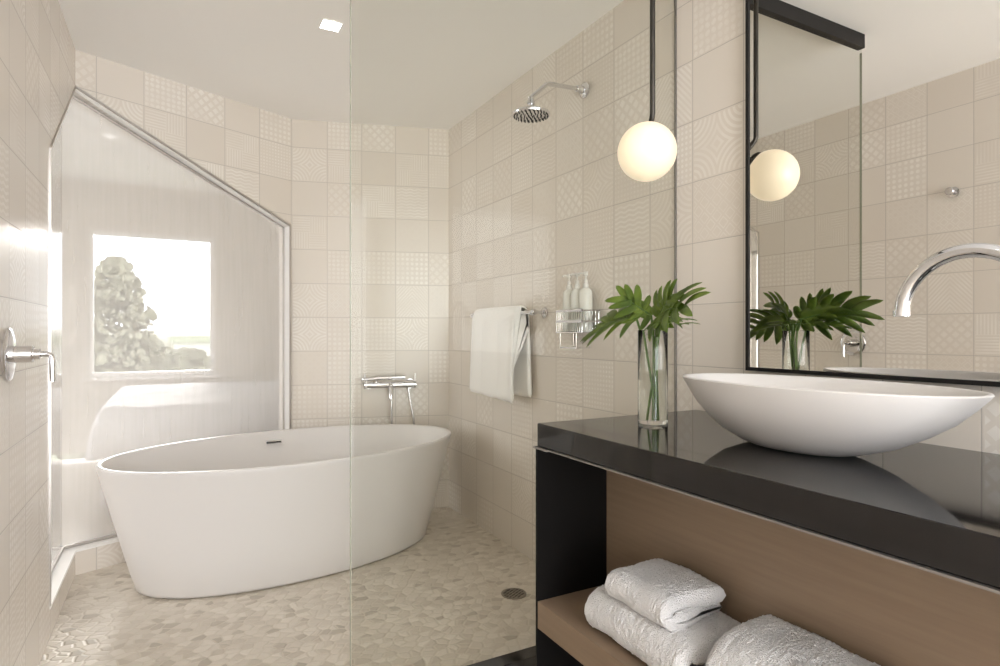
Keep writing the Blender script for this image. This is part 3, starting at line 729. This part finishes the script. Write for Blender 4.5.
def leaf(base_low, neck, tip, up, Wd, lobes, droop, label, foot=None, curl=.0, stemr=.0036):
    """neck: where the blade starts; tip: blade end; up: blade facing"""
    neck, tip, up = Vector(neck), Vector(tip), Vector(up).normalized()
    base = Vector(base_low); Lb = (tip-neck).length; d = (tip-neck)/Lb
    side = d.cross(up).normalized(); up = side.cross(d).normalized()
    t_ = thing('philodendron_leaf', label, 'leaf', tuple(base), 'cut leaves in the glass vase')
    mid = (base+neck)/2+Vector((0, 0, .015)); rim = Vector((vx, vy, 0))
    sp = smoothpath([base, base.lerp(Vector((neck.x, neck.y, 1.15)), .5)+Vector((0, 0, 0)) if foot is None else Vector(foot), neck], 8)
    def mp_(s): # midrib
        return neck+d*(Lb*s)+up*(math.sin(PI*min(1, s*.9))*Lb*.10)-Vector((0, 0, 1))*droop*s*s
    st_ = MB().tube(sp+[mp_(k/8) for k in range(1, 9)], [stemr]*len(sp)+[stemr*(1-.8*k/8) for k in range(1, 9)], 8)
    st_.build('stem', M['stem'], t_, smooth=True)
    mb = MB()
    def strip(cl, wd, nrm_side):
        """cl: centre line points, wd: half widths, nrm_side: side vectors, with a folded crease"""
        vs = []
        for p, w, sv in zip(cl, wd, nrm_side):
            vs += [p+sv*w+up*w*.22, p+sv*w*.5+up*w*.06, p, p-sv*w*.5+up*w*.06, p-sv*w+up*w*.22]
        fs = [(i*5+k, i*5+k+1, i*5+k+6, i*5+k+5) for i in range(len(cl)-1) for k in range(4)]
        mb.add(vs, fs)
    n = 14
    cw = [Wd*.40*(math.sin(PI*(.12+.88*(k/n))**.8)**.8)*(1-.35*k/n)+.001 for k in range(n+1)]; cw[-1] = .001
    strip([mp_(k/n) for k in range(n+1)], cw, [side]*(n+1))
    for sg in (1, -1):
        for i in range(lobes):
            s = .05+.80*i/max(1, lobes-1); ang = L(1.95, .55, (i/(lobes-1))**.8)+random.uniform(-.1, .1)
            ln_ = Wd*(.72+.38*math.sin(PI*(i+.6)/(lobes+.4)))*random.uniform(.85, 1.1)
            p0 = mp_(s); dd = d*math.cos(ang)+side*sg*math.sin(ang); K = 9; cl, wd, sv = [], [], []
            for k in range(K+1):
                q = k/K; bend = dd+d*.35*q
                cl.append(p0+bend*ln_*q+up*(.10*ln_*math.sin(q*PI*.8))-Vector((0, 0, 1))*(.16+curl)*ln_*q*q)
                wd.append((.0045+ln_*.135*math.sin(PI*min(1, q*.96+.02))**.75)*(1.15-.35*q)*(.93 if k < K else .12))
                b2 = bend.normalized(); sv.append(b2.cross(up).normalized())
            strip(cl, wd, sv)
    o_ = mb.build('leaf_blade', M['leaf'], t_, smooth=True, angle=70); s_ = o_.modifiers.new('s', 'SOLIDIFY'); s_.thickness = .0009
    return t_
zb = vz+.0145
leaf((vx+.010, vy-.012, zb), (vx-.018, vy+.050, 1.195), (vx-.025, vy+.205, 1.18), (-.62, -.25, .8), .095, 6, .03,
     'leaf reaching left from the vase, drooping at its tip', foot=(vx-.005, vy+.026, 1.10))
leaf((vx+.004, vy-.018, zb), (vx+.01, vy-.02, 1.20), (vx-.045, vy-.195, 1.222), (-.75, -.35, .55), .092, 6, .01,
     'large upright leaf with long fingers on the right of the vase', foot=(vx+.012, vy+.0, 1.12))
leaf((vx-.006, vy-.006, zb), (vx+.012, vy+.02, 1.205), (vx-.01, vy+.115, 1.262), (-.85, .0, .5), .062, 5, .0,
     'upright leaf at the top left of the bunch', foot=(vx+.008, vy+.005, 1.11))
leaf((vx+.012, vy+.004, zb), (vx-.02, vy-.035, 1.175), (vx-.05, vy-.12, 1.185), (-.4, 0, 1), .05, 4, .02,
     'small low leaf over the right rim of the vase', foot=(vx-.002, vy-.02, 1.09))
leaf((vx+.0, vy-.014, zb), (vx+.004, vy-.022, 1.20), (vx-.005, vy-.09, 1.256), (-.8, -.4, .45), .066, 5, .0,
     'upright leaf rising in the middle of the bunch', foot=(vx+.006, vy-.006, 1.11))
leaf((vx-.012, vy+.012, zb), (vx+.03, vy-.01, 1.185), (vx+.10, vy-.02, 1.195), (.1, 0, 1), .05, 4, .03,
     'leaf at the back of the bunch, turned to the mirror wall', foot=(vx+.018, vy+.002, 1.09))

# ------------------------------------------------------------------ folded towels on the shelf
def folded(name, x0, x1, y0, y1, z0, h, label, seed, top_sag=0., lean=0., rot=0, m=170):
    t2 = h/2; zc = z0+t2; half = t2/2; n1 = 46
    path_ = []
    for i in range(n1): path_.append((x1-(x1-x0-t2)*i/n1-0.004*0, zc+half))          # top run, back to front
    for i in range(1, 18): a = PI/2+PI*i/18; path_.append((x0+t2+half*math.cos(a)*1.0-0, zc+half*math.sin(a)))
    for i in range(n1+1): path_.append((x0+t2+(x1-x0-t2)*i/n1, zc-half))
    wid_ = 2*(x1-x0)
    def sf(s_, v):
        z = -top_sag*max(0, 1-abs(s_-.5)*3.2) - .006*(abs(v-.5)*2)**4*(s_ < .5)
        return (lean*(.5-s_), .008*math.sin(s_*11+seed)*(1 if v < .5 else -.4), z)
    o = sheet(path_, wid_, y0, y1, t2*1.02, m, sf, nn=(.0032, 150), low=(.006, 11), rnd_end=.32, seed=seed).build(name, M['terry'], smooth=True, angle=180)
    if rot:
        c = Vector(((x0+x1)/2, (y0+y1)/2, 0)); o.data.transform(Matrix.Translation(c) @ Matrix.Rotation(rot, 4, 'Z') @ Matrix.Translation(-c))
    return tag(o, label, 'towel', 'folded white towels on the wooden shelf')
folded('folded_towel', .957, 1.19, .955, 1.305, .3645, .108, 'larger folded white towel, lower of the stack by the black panel', 1)
folded('folded_towel', .970, 1.163, 1.012, 1.228, .4725, .077, 'small folded white towel lying on top of the left stack', 4)
folded('folded_towel', .965, 1.185, .565, .91, .3655, .165, 'thick folded white towel standing alone, right of the stack', 8, top_sag=.01)

# ------------------------------------------------------------------ light
w = bpy.data.worlds.new('sky'); bpy.context.scene.world = w; w.use_nodes = True
bg = w.node_tree.nodes['Background']; bg.inputs[0].default_value = (.93, .96, 1, 1); bg.inputs[1].default_value = 3.2
def area(name, loc, target, sx, sy, e, col=(1, 1, 1), portal=False):
    ld = bpy.data.lights.new(name, 'AREA'); ld.shape = 'RECTANGLE'; ld.size = sx; ld.size_y = sy; ld.energy = e; ld.color = col
    if portal: ld.cycles.is_portal = True
    o = bpy.data.objects.new(name, ld); C.objects.link(o); o.location = loc
    o.rotation_euler = (Vector(target)-Vector(loc)).to_track_quat('-Z', 'Y').to_euler(); return o
area('bedroom_side_fill', (-3.6, 3.9, 1.4), (0, 3.9, 1.1), 2.6, 1.6, 54, (.98, .99, 1))  # fill lamp added outside the unseen side window
area('rear_fill_light', (.6, -2.3, 1.2), (.6, 2, 1.2), 2.2, 2.3, 54, (.96, .98, 1))  # fill lamp added beyond the rear opening, no such source there
sd = bpy.data.lights.new('sun', 'SUN'); sd.energy = 5.5; sd.angle = math.radians(16); sd.color = (1, .97, .93)
so = bpy.data.objects.new('sun', sd); C.objects.link(so); so.rotation_euler = Vector((-.07, -1, -.27)).to_track_quat('-Z', 'Y').to_euler()
# ------------------------------------------------------------------ camera
cam = bpy.data.cameras.new('camera'); co = bpy.data.objects.new('camera', cam); C.objects.link(co)
co.location = (0, 0, 1.153); co.rotation_euler = (PI/2, 0, -math.radians(28.5)); cam.lens = 21.6; cam.sensor_width = 36; cam.clip_start = .02; cam.clip_end = 400
S = bpy.context.scene; S.camera = co
S.view_settings.view_transform = 'Standard'; S.view_settings.look = 'None'; S.view_settings.exposure = .7; S.view_settings.gamma = 1; S.view_settings.use_curve_mapping = False
cy_ = S.cycles
cy_.use_denoising = True; cy_.max_bounces = 14; cy_.transparent_max_bounces = 16; cy_.transmission_bounces = 10; cy_.glossy_bounces = 8; cy_.diffuse_bounces = 8
cy_.sample_clamp_indirect = 8; cy_.caustics_reflective = False; cy_.caustics_refractive = True
